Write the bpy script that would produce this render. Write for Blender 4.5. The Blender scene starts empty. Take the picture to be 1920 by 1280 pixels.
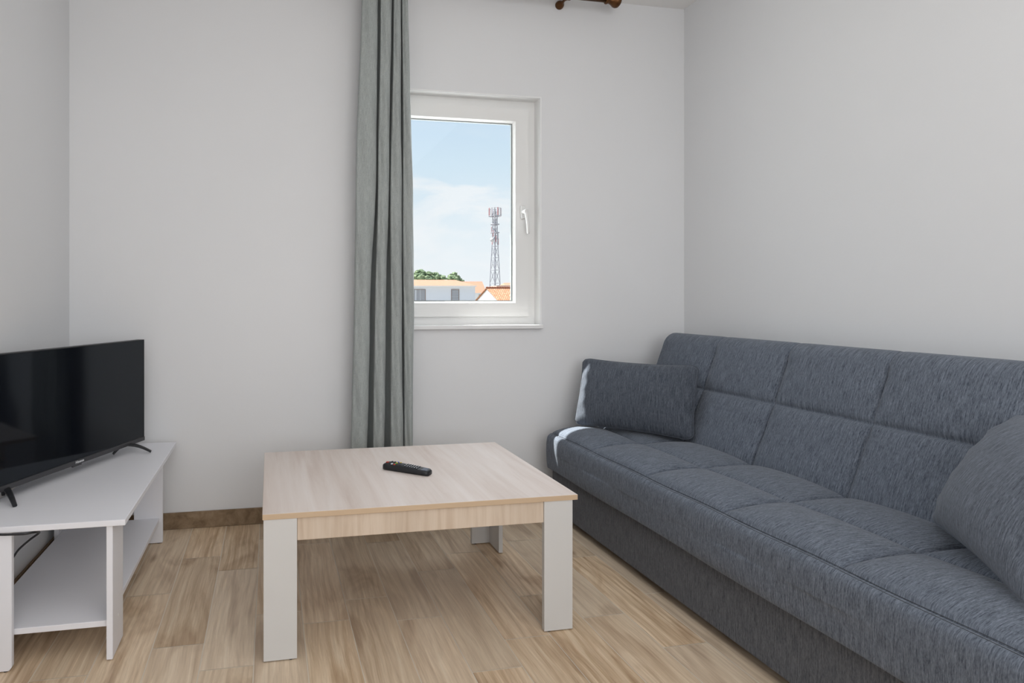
import bpy, bmesh, math, random
from math import sin, cos, pi, radians, sqrt
from mathutils import Vector, Matrix
random.seed(7)
C = bpy.context.scene.collection
scene = bpy.context.scene

# ------------------------------------------------------------------ camera geometry (metres, eye 1 m above floor)
TH = math.atan(200/1100.0); CT, ST = cos(TH), sin(TH)
def far(px, py, Z):
    """point of the outdoor view at distance Z along the viewing axis"""
    xc = (px-706)/1100*Z
    return Vector((Z*ST + xc*CT, Z*CT - xc*ST, 1 + (562-py)/1100*Z))

# ------------------------------------------------------------------ materials
def nt(name):
    m = bpy.data.materials.new(name); m.use_nodes = True
    n = m.node_tree.nodes; l = m.node_tree.links
    return m, n, l, n['Principled BSDF']
def plain(name, col, rough=.5, metal=0, bump=0, bscale=200, spec=.5, coat=0):
    m, n, l, b = nt(name)
    b.inputs['Base Color'].default_value = (*col, 1)
    b.inputs['Roughness'].default_value = rough
    b.inputs['Metallic'].default_value = metal
    b.inputs['Specular IOR Level'].default_value = spec
    b.inputs['Coat Weight'].default_value = coat
    if name == 'tv_screen': b.inputs['Specular Tint'].default_value = (.80,.92,1,1)
    if bump:
        tc = n.new('ShaderNodeTexCoord'); t = n.new('ShaderNodeTexNoise'); t.inputs['Scale'].default_value = bscale
        t.inputs['Detail'].default_value = 4
        l.new(tc.outputs['Object'], t.inputs['Vector'])
        bp = n.new('ShaderNodeBump'); bp.inputs['Strength'].default_value = bump; bp.inputs['Distance'].default_value = .002
        l.new(t.outputs['Fac'], bp.inputs['Height']); l.new(bp.outputs['Normal'], b.inputs['Normal'])
    return m
def ramp(n, stops):
    r = n.new('ShaderNodeValToRGB'); e = r.color_ramp.elements
    e[0].position, e[0].color = stops[0][0], (*stops[0][1], 1)
    e[1].position, e[1].color = stops[-1][0], (*stops[-1][1], 1)
    for p, c in stops[1:-1]:
        k = e.new(p); k.color = (*c, 1)
    return r
def mapped(n, l, src, scale, loc=(0,0,0)):
    mp = n.new('ShaderNodeMapping'); mp.inputs['Scale'].default_value = scale; mp.inputs['Location'].default_value = loc
    l.new(src, mp.inputs['Vector']); return mp.outputs['Vector']
def noise(n, l, vec, scale, detail=4, rough=.55, dist=0):
    t = n.new('ShaderNodeTexNoise'); t.inputs['Scale'].default_value = scale; t.inputs['Detail'].default_value = detail
    t.inputs['Roughness'].default_value = rough; t.inputs['Distortion'].default_value = dist
    l.new(vec, t.inputs['Vector']); return t.outputs['Fac']
def mixc(n, l, fac, a, b, mode='MIX'):
    m = n.new('ShaderNodeMix'); m.data_type = 'RGBA'; m.blend_type = mode
    for sock, v in ((m.inputs['Factor'], fac), (m.inputs['A'], a), (m.inputs['B'], b)):
        pass
    fs = m.inputs[0]; As = m.inputs[6]; Bs = m.inputs[7]
    for s, v in ((fs, fac), (As, a), (Bs, b)):
        if isinstance(v, (int, float)): s.default_value = v
        elif isinstance(v, tuple): s.default_value = (*v, 1)
        else: l.new(v, s)
    return m.outputs[2]
def fabric(name, dark, light, stretch, weave=900, rough=.95, lo=.36, hi=.66, sheen=.15):
    """heathered cloth: streaks stretched along UV v"""
    m, n, l, b = nt(name)
    tc = n.new('ShaderNodeTexCoord'); uv = tc.outputs['UV']
    s1 = noise(n, l, mapped(n, l, uv, (stretch, stretch*.07, 1)), 1, 3, .65)
    s2 = noise(n, l, mapped(n, l, uv, (stretch*2.3, stretch*.35, 1), (3.1, 1.7, 0)), 1, 3, .7)
    add = n.new('ShaderNodeMath'); add.operation = 'ADD'; l.new(s1, add.inputs[0]); l.new(s2, add.inputs[1])
    hf = n.new('ShaderNodeMath'); hf.operation = 'MULTIPLY'; hf.inputs[1].default_value = .5; l.new(add.outputs[0], hf.inputs[0])
    r = ramp(n, [(lo, dark), (hi, light)]); l.new(hf.outputs[0], r.inputs['Fac'])
    l.new(r.outputs['Color'], b.inputs['Base Color'])
    b.inputs['Roughness'].default_value = rough; b.inputs['Specular IOR Level'].default_value = .15
    b.inputs['Sheen Weight'].default_value = sheen
    w = noise(n, l, mapped(n, l, uv, (weave, weave, 1)), 1, 2)
    bp = n.new('ShaderNodeBump'); bp.inputs['Strength'].default_value = .35; bp.inputs['Distance'].default_value = .001
    l.new(w, bp.inputs['Height']); l.new(bp.outputs['Normal'], b.inputs['Normal'])
    return m
def wall_mat(name, col):
    m, n, l, b = nt(name)
    tc = n.new('ShaderNodeTexCoord')
    f = noise(n, l, tc.outputs['Object'], 1.3, 2)
    c = mixc(n, l, f, tuple(v*.97 for v in col), tuple(min(1, v*1.03) for v in col))
    l.new(c, b.inputs['Base Color']); b.inputs['Roughness'].default_value = .85; b.inputs['Specular IOR Level'].default_value = .2
    f2 = noise(n, l, tc.outputs['Object'], 90, 5)
    bp = n.new('ShaderNodeBump'); bp.inputs['Strength'].default_value = .06; bp.inputs['Distance'].default_value = .003
    l.new(f2, bp.inputs['Height']); l.new(bp.outputs['Normal'], b.inputs['Normal'])
    return m
def plank_mat(name):
    m, n, l, b = nt(name)
    tc = n.new('ShaderNodeTexCoord'); uv = tc.outputs['UV']
    at = n.new('ShaderNodeVertexColor'); at.layer_name = 'tone'
    sep = n.new('ShaderNodeSeparateColor'); l.new(at.outputs['Color'], sep.inputs[0])
    # bend the grain
    w = n.new('ShaderNodeTexNoise'); w.inputs['Scale'].default_value = 2.2; w.inputs['Detail'].default_value = 2
    l.new(mapped(n, l, uv, (1.6, .9, 1)), w.inputs['Vector'])
    va = n.new('ShaderNodeVectorMath'); va.operation = 'MULTIPLY_ADD'
    l.new(w.outputs['Color'], va.inputs[0]); va.inputs[1].default_value = (.040, .20, 0); l.new(uv, va.inputs[2])
    v = va.outputs[0]
    g1 = noise(n, l, mapped(n, l, v, (60, 2.6, 1)), 1, 6, .66, .5)
    g2 = noise(n, l, mapped(n, l, v, (150, 6, 1)), 1, 4, .7)
    g3 = noise(n, l, mapped(n, l, v, (9, 2.6, 1), (5, 9, 0)), 1, 3, .5, 1.0)
    r1 = ramp(n, [(.28, (.47,.335,.22)), (.44, (.63,.48,.345)), (.58, (.73,.585,.44)), (.76, (.80,.69,.56))])
    l.new(g1, r1.inputs['Fac'])
    r3 = ramp(n, [(.32, (.60,.50,.41)), (.45, (.95,.93,.90)), (.50, (1,1,1)), (.62, (1.0,1.0,1.0)), (.74, (1.13,1.13,1.12))])
    l.new(g3, r3.inputs['Fac'])
    c = mixc(n, l, .8, r1.outputs['Color'], r3.outputs['Color'], 'MULTIPLY')
    r2 = ramp(n, [(.3, (.76,.71,.64)), (.7, (1.10,1.10,1.10))]); l.new(g2, r2.inputs['Fac'])
    c = mixc(n, l, .75, c, r2.outputs['Color'], 'MULTIPLY')
    wv = n.new('ShaderNodeTexWave'); wv.wave_type = 'RINGS'; wv.rings_direction = 'SPHERICAL'; wv.inputs['Scale'].default_value = 1
    wv.inputs['Distortion'].default_value = 5; wv.inputs['Detail'].default_value = 3; wv.inputs['Detail Scale'].default_value = 1.2
    l.new(mapped(n, l, v, (13, 1.7, 1)), wv.inputs['Vector'])
    rw = ramp(n, [(.15, (.80,.74,.66)), (.5, (1,1,1))]); l.new(wv.outputs['Fac'], rw.inputs['Fac'])
    wm = noise(n, l, mapped(n, l, v, (4, 1.5, 1), (11, 3, 0)), 1, 2); rm = ramp(n, [(.45, (0,0,0)), (.60, (.75,.75,.75))]); l.new(wm, rm.inputs['Fac'])
    c = mixc(n, l, rm.outputs['Color'], c, mixc(n, l, 1.0, c, rw.outputs['Color'], 'MULTIPLY'))
    c = mixc(n, l, 1.0, c, (1.07,1.06,1.02), 'MULTIPLY')
    # plank tone (r) and greying (g)
    rt = ramp(n, [(0, (.90,.89,.87)), (1, (1.10,1.10,1.10))]); l.new(sep.outputs[0], rt.inputs['Fac'])
    c = mixc(n, l, 1.0, c, rt.outputs['Color'], 'MULTIPLY')
    gf = n.new('ShaderNodeMath'); gf.operation = 'MULTIPLY'; gf.inputs[1].default_value = .35; l.new(sep.outputs[1], gf.inputs[0])
    c = mixc(n, l, gf.outputs[0], c, (.66,.61,.53))
    # knots
    vo = n.new('ShaderNodeTexVoronoi'); vo.inputs['Scale'].default_value = 1; l.new(mapped(n, l, v, (5.5, 2.0, 1)), vo.inputs['Vector'])
    rk = ramp(n, [(.02, (.45,.36,.28)), (.10, (1,1,1))]); l.new(vo.outputs['Distance'], rk.inputs['Fac'])
    c = mixc(n, l, .75, c, rk.outputs['Color'], 'MULTIPLY')
    l.new(c, b.inputs['Base Color'])
    b.inputs['Roughness'].default_value = .42; b.inputs['Specular IOR Level'].default_value = .35
    bp = n.new('ShaderNodeBump'); bp.inputs['Strength'].default_value = .12; bp.inputs['Distance'].default_value = .002
    l.new(g1, bp.inputs['Height']); l.new(bp.outputs['Normal'], b.inputs['Normal'])
    return m
def laminate(name, lo, mid, hi, axis):
    m, n, l, b = nt(name)
    tc = n.new('ShaderNodeTexCoord')
    sc = {'Y': (24, 1.6, 24), 'Z': (40, 40, 2.5)}[axis]
    g = noise(n, l, mapped(n, l, tc.outputs['Object'], sc), 1, 5, .6, .4)
    r = ramp(n, [(.30, lo), (.5, mid), (.72, hi)]); l.new(g, r.inputs['Fac'])
    g2 = noise(n, l, mapped(n, l, tc.outputs['Object'], tuple(v*.22 for v in sc)), 1, 2)
    r2 = ramp(n, [(.3, (.93,.91,.89)), (.7, (1.05,1.05,1.05))]); l.new(g2, r2.inputs['Fac'])
    l.new(mixc(n, l, 1.0, r.outputs['Color'], r2.outputs['Color'], 'MULTIPLY'), b.inputs['Base Color'])
    b.inputs['Roughness'].default_value = .58; b.inputs['Specular IOR Level'].default_value = .22
    return m
def tile_roof_mat(name, c1, c2, sx, sy):
    m, n, l, b = nt(name)
    tc = n.new('ShaderNodeTexCoord')
    mp = mapped(n, l, tc.outputs['UV'], (sx, sy, 1))
    br = n.new('ShaderNodeTexBrick'); br.inputs['Scale'].default_value = 1; br.inputs['Mortar Size'].default_value = .09
    br.inputs['Brick Width'].default_value = .55; br.inputs['Row Height'].default_value = .6
    br.inputs['Color1'].default_value = (*c1, 1); br.inputs['Color2'].default_value = (*c2, 1)
    br.inputs['Mortar'].default_value = (c1[0]*.5, c1[1]*.35, c1[2]*.3, 1)
    l.new(mp, br.inputs['Vector']); l.new(br.outputs['Color'], b.inputs['Base Color'])
    b.inputs['Roughness'].default_value = .9
    return m

M = {}
M['wall'] = wall_mat('wall_paint', (.80,.806,.82))
M['ceil'] = wall_mat('ceiling_paint', (.90,.89,.88))
M['planks'] = plank_mat('wood_look_tile')
M['grout'] = plain('grout', (.74,.67,.57), .9)
M['skirt'] = laminate('skirting_tile', (.18,.12,.072), (.26,.185,.115), (.35,.26,.175), 'Y')
M['reveal'] = plain('white_plaster_lit', (.93,.93,.925), .6)  # white lining, made brighter to carry the light falling on the reveal
M['pvc'] = plain('white_pvc', (.86,.86,.85), .35)
M['sill'] = plain('white_sill', (.85,.85,.85), .4)
M['gasket'] = plain('dark_gasket', (.20,.22,.22), .6)
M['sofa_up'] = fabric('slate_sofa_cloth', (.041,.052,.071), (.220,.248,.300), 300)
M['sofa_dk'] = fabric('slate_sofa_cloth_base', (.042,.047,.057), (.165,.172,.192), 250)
M['cushion'] = fabric('cushion_cloth', (.034,.041,.055), (.140,.157,.190), 250)
M['thread'] = plain('dark_thread', (.055,.06,.07), .9)
M['stitch'] = plain('stitch_thread', (.10,.11,.13), .9)
M['black'] = plain('black_plastic', (.012,.013,.016), .38)
M['blackfoot'] = plain('black_foot', (.02,.02,.022), .5)
M['bezel'] = plain('grey_bezel', (.075,.075,.08), .35, .5)
M['screen'] = plain('tv_screen', (.005,.006,.009), .06, 0, spec=.38)
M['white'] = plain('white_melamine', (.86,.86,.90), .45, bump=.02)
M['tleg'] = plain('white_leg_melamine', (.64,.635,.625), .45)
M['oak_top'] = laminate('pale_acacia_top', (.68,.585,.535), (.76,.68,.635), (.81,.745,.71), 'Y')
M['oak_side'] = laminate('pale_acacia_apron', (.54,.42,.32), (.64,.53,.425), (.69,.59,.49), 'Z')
M['oak_edge'] = plain('pale_acacia_edge', (.58,.43,.29), .5)
M['brass'] = plain('aged_brass', (.12,.055,.022), .35, .85)
M['remote'] = plain('remote_black', (.010,.011,.014), .45)
M['key'] = plain('remote_key', (.03,.032,.038), .4)
M['keyw'] = plain('white_print', (.75,.76,.78), .5)
M['red'] = plain('red_key', (.5,.04,.02), .4)
M['green'] = plain('green_key', (.05,.35,.06), .4)
M['yellow'] = plain('yellow_key', (.75,.55,.03), .4)
M['blue'] = plain('blue_key', (.05,.10,.5), .4)
M['greyp'] = plain('grey_pad', (.12,.14,.19), .4)
M['curtain'] = fabric('grey_linen_curtain', (.24,.265,.26), (.50,.53,.52), 420, weave=1500, lo=.3, hi=.7, sheen=.1)
M['logo'] = plain('silver_print', (.8,.8,.82), .4)
M['screw'] = plain('screw_cover', (.9,.9,.88), .4)

def glass_mat():
    m = bpy.data.materials.new('window_glass'); m.use_nodes = True
    n = m.node_tree.nodes; l = m.node_tree.links
    n.remove(n['Principled BSDF']); out = n['Material Output']
    t = n.new('ShaderNodeBsdfTransparent'); t.inputs['Color'].default_value = (.97,.985,.98,1)
    g = n.new('ShaderNodeBsdfGlossy'); g.inputs['Roughness'].default_value = .02
    x = n.new('ShaderNodeMixShader'); x.inputs['Fac'].default_value = .012
    l.new(t.outputs[0], x.inputs[1]); l.new(g.outputs[0], x.inputs[2]); l.new(x.outputs[0], out.inputs['Surface'])
    return m
M['glass'] = glass_mat()

# ------------------------------------------------------------------ mesh helpers
def link(name, me, mat, parent=None, smooth=False):
    o = bpy.data.objects.new(name, me); C.objects.link(o)
    for mm in (mat if isinstance(mat, (list, tuple)) else [mat]): me.materials.append(mm)
    if smooth:
        for p in me.polygons: p.use_smooth = True
    if parent is not None:
        o.parent = parent
        o.matrix_parent_inverse = parent.matrix_world.inverted() if False else Matrix.Translation(-parent.location)
    return o
def frombm(name, bm, mat, parent=None, smooth=False):
    bmesh.ops.recalc_face_normals(bm, faces=bm.faces[:])
    me = bpy.data.meshes.new(name); bm.to_mesh(me); bm.free()
    return link(name, me, mat, parent, smooth)
def boxbm(bm, x0, x1, y0, y1, z0, z1, bev=0, seg=2, mi=0, mat=None):
    r = bmesh.ops.create_cube(bm, size=1)
    vs = r['verts']
    for v in vs:
        v.co = Vector((x0 + (v.co.x+.5)*(x1-x0), y0 + (v.co.y+.5)*(y1-y0), z0 + (v.co.z+.5)*(z1-z0)))
    es = list({e for v in vs for e in v.link_edges}); fs = list({f for v in vs for f in v.link_faces})
    for f in fs: f.material_index = mi
    if bev:
        rr = bmesh.ops.bevel(bm, geom=es, offset=bev, segments=seg, profile=.5, affect='EDGES')
        vs = list({v for f in rr['faces'] for v in f.verts} | {v for v in vs if v.is_valid})
        for f in rr['faces']: f.material_index = mi
    if mat is not None:
        for v in vs: v.co = mat @ v.co
    return vs
def box(name, x0, x1, y0, y1, z0, z1, mat, parent=None, bev=.0015, seg=2):
    bm = bmesh.new(); boxbm(bm, x0, x1, y0, y1, z0, z1, bev, seg)
    return frombm(name, bm, mat, parent)
def tubebm(bm, pts, r, n=10, closed=False, caps=True):
    pts = [Vector(p) for p in pts]; rings = []
    N = len(pts); up = Vector((0, 0, 1))
    rad = r if isinstance(r, (list, tuple)) else [r]*N
    prev = None
    for i, p in enumerate(pts):
        if closed: t = pts[(i+1) % N] - pts[i-1]
        else: t = pts[min(i+1, N-1)] - pts[max(i-1, 0)]
        t.normalize()
        if prev is None:
            a = up if abs(t.z) < .9 else Vector((1, 0, 0)); s = t.cross(a).normalized()
        else:
            s = (prev - t*prev.dot(t)).normalized()
        prev = s; q = t.cross(s)
        rings.append([bm.verts.new(p + (s*cos(2*pi*k/n) + q*sin(2*pi*k/n))*rad[i]) for k in range(n)])
    for i in range(N if closed else N-1):
        a, b = rings[i], rings[(i+1) % N]
        for k in range(n):
            bm.faces.new((a[k], a[(k+1) % n], b[(k+1) % n], b[k]))
    if caps and not closed:
        bm.faces.new(rings[0][::-1]); bm.faces.new(rings[-1])
def tube(name, pts, r, mat, parent=None, n=10, closed=False):
    bm = bmesh.new(); tubebm(bm, pts, r, n, closed); return frombm(name, bm, mat, parent, True)
def lathe(name, base, axis, prof, mat, parent=None, n=28):
    """prof: (distance along axis, radius)"""
    axis = Vector(axis).normalized(); a = Vector((0,0,1)) if abs(axis.z) < .9 else Vector((1,0,0))
    s = axis.cross(a).normalized(); q = axis.cross(s); base = Vector(base)
    bm = bmesh.new(); rings = []
    for d, r in prof:
        rings.append([bm.verts.new(base + axis*d + (s*cos(2*pi*k/n)+q*sin(2*pi*k/n))*max(r, 1e-4)) for k in range(n)])
    for i in range(len(rings)-1):
        for k in range(n):
            bm.faces.new((rings[i][k], rings[i][(k+1)%n], rings[i+1][(k+1)%n], rings[i+1][k]))
    bm.faces.new(rings[0]); bm.faces.new(rings[-1])
    return frombm(name, bm, mat, parent, True)
def empty(name, loc, label=None, cat=None, group=None):
    o = bpy.data.objects.new(name, None); C.objects.link(o); o.location = loc; o.empty_display_size = .1
    tag(o, label, cat, group); return o
def tag(o, label=None, cat=None, group=None, kind=None):
    if label: o['label'] = label
    if cat: o['category'] = cat
    if group: o['group'] = group
    if kind: o['kind'] = kind
    return o
def struct(o, label=None):
    o['kind'] = 'structure'
    if label: o['label'] = label; o['category'] = label.split()[-1]
    return o
def smoothstep(t): t = max(0, min(1, t)); return t*t*(3-2*t)

# ------------------------------------------------------------------ room shell
WY = 2.679; XL, XR = -.836, 2.091; YF = -1.6; H = 2.489; WT = .30
WX0, WX1, WZ0, WZ1 = .48, 1.300, .878, 1.985
def wall_back():
    bm = bmesh.new(); e = .02
    y1 = WY+WT
    for a in ((XL-.15, WX0, 0-.1, H+.1), (WX1, XR+.15, -.1, H+.1), (WX0, WX1, -.1, WZ0), (WX0, WX1, WZ1, H+.1)):
        boxbm(bm, a[0], a[1], WY, y1, a[2], a[3])
    bmesh.ops.remove_doubles(bm, verts=bm.verts[:], dist=1e-5)
    return frombm('wall_back', bm, M['wall'])
def tagc(o, label, cat): o['label'] = label; o['category'] = cat; o['kind'] = 'structure'; return o
tagc(wall_back(), 'pale grey painted wall with the window and curtain', 'wall')
tagc(box('wall_left', XL-.15, XL, YF, WY, -.1, H+.1, M['wall'], bev=0), 'pale grey painted wall behind the television', 'wall')
tagc(box('wall_right', XR, XR+.15, YF, WY, -.1, H+.1, M['wall'], bev=0), 'pale grey painted wall behind the sofa', 'wall')
tagc(box('wall_front', XL-.15, XR+.15, YF-.15, YF, -.1, H+.1, M['wall'], bev=0), 'pale grey painted wall behind the viewer', 'wall')
tagc(box('ceiling', XL, XR, YF, WY, H, H+.1, M['ceil'], bev=0), 'plain off-white ceiling', 'ceiling')

# floor: one mesh, planks of wood-look tile with pale grout between
def floor():
    PW, PL, G = .1445, .592, .0013
    me = bpy.data.meshes.new('floor')
    V, F, U, T, MI = [], [], [], [], []
    def quad(x0, x1, y0, y1, z, uv, tone, mi):
        i = len(V); V.extend([(x0,y0,z),(x1,y0,z),(x1,y1,z),(x0,y1,z)]); F.append((i,i+1,i+2,i+3))
        U.append(uv); T.append(tone); MI.append(mi)
    quad(XL, XR, YF, WY, -.0008, [(0,0),(1,0),(1,1),(0,1)], (0,0,0,1), 1)
    seams = {-1:1.502, 0:1.770, 1:1.641, 2:1.90, 3:1.822, 4:1.942, 5:1.789, 6:1.504, 7:1.631, 8:1.86, 9:1.70, 10:1.513, 11:1.80}
    rnd = random.Random(3)
    for i in range(-5, 18):
        x0, x1 = -.3325 + i*PW, -.3325 + (i+1)*PW
        if x1 <= XL or x0 >= XR: continue
        off = seams.get(i, rnd.uniform(1.4, 2.0))
        k0 = int((YF-off)/PL) - 1
        for k in range(k0, 6):
            y0, y1 = off + k*PL, off + (k+1)*PL
            a, b = max(y0+G, YF), min(y1-G, WY); c, d = max(x0+G, XL), min(x1-G, XR)
            if b <= a or d <= c: continue
            ou, ov = rnd.uniform(0, 40), rnd.uniform(0, 40)
            fl = -1 if rnd.random() < .5 else 1
            uv = [(ou+c-x0, ov+fl*(a-y0)), (ou+d-x0, ov+fl*(a-y0)), (ou+d-x0, ov+fl*(b-y0)), (ou+c-x0, ov+fl*(b-y0))]
            quad(c, d, a, b, 0, uv, (rnd.random(), rnd.random(), rnd.random(), 1), 0)
    me.from_pydata(V, [], F)
    me.uv_layers.new(name='UVMap'); me.color_attributes.new('tone', 'FLOAT_COLOR', 'CORNER')
    ul = me.uv_layers['UVMap']; cl = me.color_attributes['tone']
    for p, uv, t, mi in zip(me.polygons, U, T, MI):
        p.material_index = mi
        for j, li in enumerate(p.loop_indices):
            ul.data[li].uv = uv[j]; cl.data[li].color = t
    o = link('floor', me, [M['planks'], M['grout']]); return o
tagc(floor(), 'floor of tan wood-look planks with thin pale joints', 'floor')
tagc(box('floor_slab', XL-.15, XR+.15, YF-.15, WY, -.12, -.002, M['grout'], bev=0), 'slab under the plank floor', 'floor')
bpy.data.objects['floor_slab'].name = 'trim_4'

def skirting(name, along, x0, x1, y0, y1, label):
    bm = bmesh.new(); L = .6; g = .0012
    a, b = (x0, x1) if along == 'X' else (y0, y1)
    s = a + .28
    cuts = [a]
    while s < b: cuts.append(s); s += L
    cuts.append(b)
    for c0, c1 in zip(cuts[:-1], cuts[1:]):
        if along == 'X': boxbm(bm, c0+g/2, c1-g/2, y0, y1, .001, .072, .001, 1)
        else: boxbm(bm, x0, x1, c0+g/2, c1-g/2, .001, .072, .001, 1)
    tagc(frombm(name, bm, M['skirt']), label, 'baseboard')
skirting('baseboard_back', 'X', XL+.009, XR-.009, WY-.009, WY, 'brown wood-look skirting under the window wall')
skirting('baseboard_left', 'Y', XL, XL+.009, YF, WY, 'brown wood-look skirting behind the white stand')
skirting('baseboard_right', 'Y', XR-.009, XR, YF, WY, 'brown wood-look skirting behind the sofa')

# ------------------------------------------------------------------ window
def rect_frame(name, x0, x1, z0, z1, w, y0, y1, mat, parent, bev=.003):
    """four mitred-looking rails as one frame"""
    bm = bmesh.new()
    out = [(x0,z0),(x1,z0),(x1,z1),(x0,z1)]; inn = [(x0+w,z0+w),(x1-w,z0+w),(x1-w,z1-w),(x0+w,z1-w)]
    vo = {}
    for nm, pts, y in (('of', out, y0), ('ob', out, y1), ('nf', inn, y0), ('nb', inn, y1)):
        vo[nm] = [bm.verts.new((p[0], y, p[1])) for p in pts]
    for i in range(4):
        j = (i+1) % 4
        bm.faces.new((vo['of'][i], vo['of'][j], vo['nf'][j], vo['nf'][i]))
        bm.faces.new((vo['ob'][j], vo['ob'][i], vo['nb'][i], vo['nb'][j]))
        bm.faces.new((vo['of'][j], vo['of'][i], vo['ob'][i], vo['ob'][j]))
        bm.faces.new((vo['nf'][i], vo['nf'][j], vo['nb'][j], vo['nb'][i]))
    if bev:
        es = [e for e in bm.edges if abs(e.verts[0].co.y-e.verts[1].co.y) < 1e-6 and e.verts[0].co.y == y0 and
              (abs(e.verts[0].co.x-e.verts[1].co.x) < 1e-6 or abs(e.verts[0].co.z-e.verts[1].co.z) < 1e-6)]
        bmesh.ops.bevel(bm, geom=es, offset=bev, segments=3, profile=.5, affect='EDGES')
    return frombm(name, bm, mat, parent)
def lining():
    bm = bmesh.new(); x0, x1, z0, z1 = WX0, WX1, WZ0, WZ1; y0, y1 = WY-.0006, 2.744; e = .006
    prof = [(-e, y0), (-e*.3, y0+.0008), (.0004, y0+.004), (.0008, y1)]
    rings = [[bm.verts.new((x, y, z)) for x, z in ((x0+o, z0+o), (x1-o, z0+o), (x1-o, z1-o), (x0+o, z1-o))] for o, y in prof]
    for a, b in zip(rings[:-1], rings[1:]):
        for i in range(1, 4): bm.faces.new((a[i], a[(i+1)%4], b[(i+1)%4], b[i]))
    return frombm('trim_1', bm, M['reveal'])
tagc(lining(), 'white plastered reveal around the window, its lit brightness put into the colour', 'window reveal')
win = rect_frame('window_1', WX0, WX1, WZ0, WZ1, .062, 2.742, 2.815, M['pvc'], None)
tagc(win, 'white plastic tilt window with a single pane and lever handle', 'window')
def wchild(o): return o
rect_frame('sash', WX0+.041, WX1-.041, .919, 1.945, .066, 2.722, 2.79, M['pvc'], win)
# bevelled glazing bead
def bead():
    bm = bmesh.new(); x0, x1, z0, z1 = WX0+.105, WX1-.105, .979, 1.885
    rings = []
    for off, y in ((-.002, 2.724), (.001, 2.721), (.004, 2.7215), (.015, 2.738), (.015, 2.76)):
        rings.append([bm.verts.new((x, y, z)) for x, z in ((x0+off, z0+off), (x1-off, z0+off), (x1-off, z1-off), (x0+off, z1-off))])
    for a, b in zip(rings[:-1], rings[1:]):
        for i in range(4): bm.faces.new((a[i], a[(i+1)%4], b[(i+1)%4], b[i]))
    return frombm('glazing_bead', bm, M['pvc'], win)
bead()
rect_frame('gasket', WX0+.119, WX1-.119, .992, 1.872, .0055, 2.7375, 2.75, M['gasket'], win, 0)
box('pane', WX0+.115, WX1-.115, 2.756, 2.760, .988, 1.876, M['glass'], win, 0)
box('window_sill', WX0+.0, WX1+.006, 2.655, 2.745, .861, .8795, M['sill'], win, .0025, 3)
hx, hz = 1.2275, 1.432
bm = bmesh.new(); boxbm(bm, hx-.013, hx+.013, 2.711, 2.722, hz-.033, hz+.033, .005, 3); hb = frombm('window_handle', bm, M['pvc'], win, False)
lathe('handle_neck', (hx, 2.712, hz), (0,-1,0), [(0,.0105),(.020,.0095),(.034,.011),(.038,.0085)], M['pvc'], hb)
pts = [(hx, 2.683, hz+.005), (hx+.002, 2.680, hz-.02), (hx+.007, 2.679, hz-.05), (hx+.010, 2.679, hz-.08), (hx+.011, 2.680, hz-.110)]
tube('handle_lever', pts, [.009,.0085,.0075,.0075,.0065], M['pvc'], hb, 12)

# ------------------------------------------------------------------ curtain rod and curtain
RY, RZ = 2.580, 2.443
rod = empty('curtain_rod', (1.0, RY, RZ), 'aged brass curtain rod above the window with a bell-shaped end', 'curtain rod')
tube('pole', [(.22, RY, RZ), (1.60, RY, RZ)], .0125, M['brass'], rod, 20)
def finial(x, s):
    lathe('finial', (x, RY, RZ), (s,0,0), [(-.012,.016),(-.008,.019),(-.002,.019),(.002,.0155),(.012,.017),(.024,.022),(.034,.029),(.044,.0325),(.054,.031),(.062,.022),(.066,.008)], M['brass'], rod)
finial(1.600, 1); finial(.22, -1)
for bx in (1.40, .30):
    lathe('bracket', (bx, WY, 2.447), (0,-1,0), [(0,.021),(.006,.0215),(.012,.020),(.02,.0165),(.026,.009),(.034,.007),(.060,.0065),(.068,.010),(.074,.0065),(.088,.007)], M['brass'], rod)
    lathe('pole_holder', (bx-.009, RY, RZ), (1,0,0), [(0,.0135),(0,.0175),(.004,.0185),(.014,.0185),(.018,.0175),(.018,.0135)], M['brass'], rod)

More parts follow.
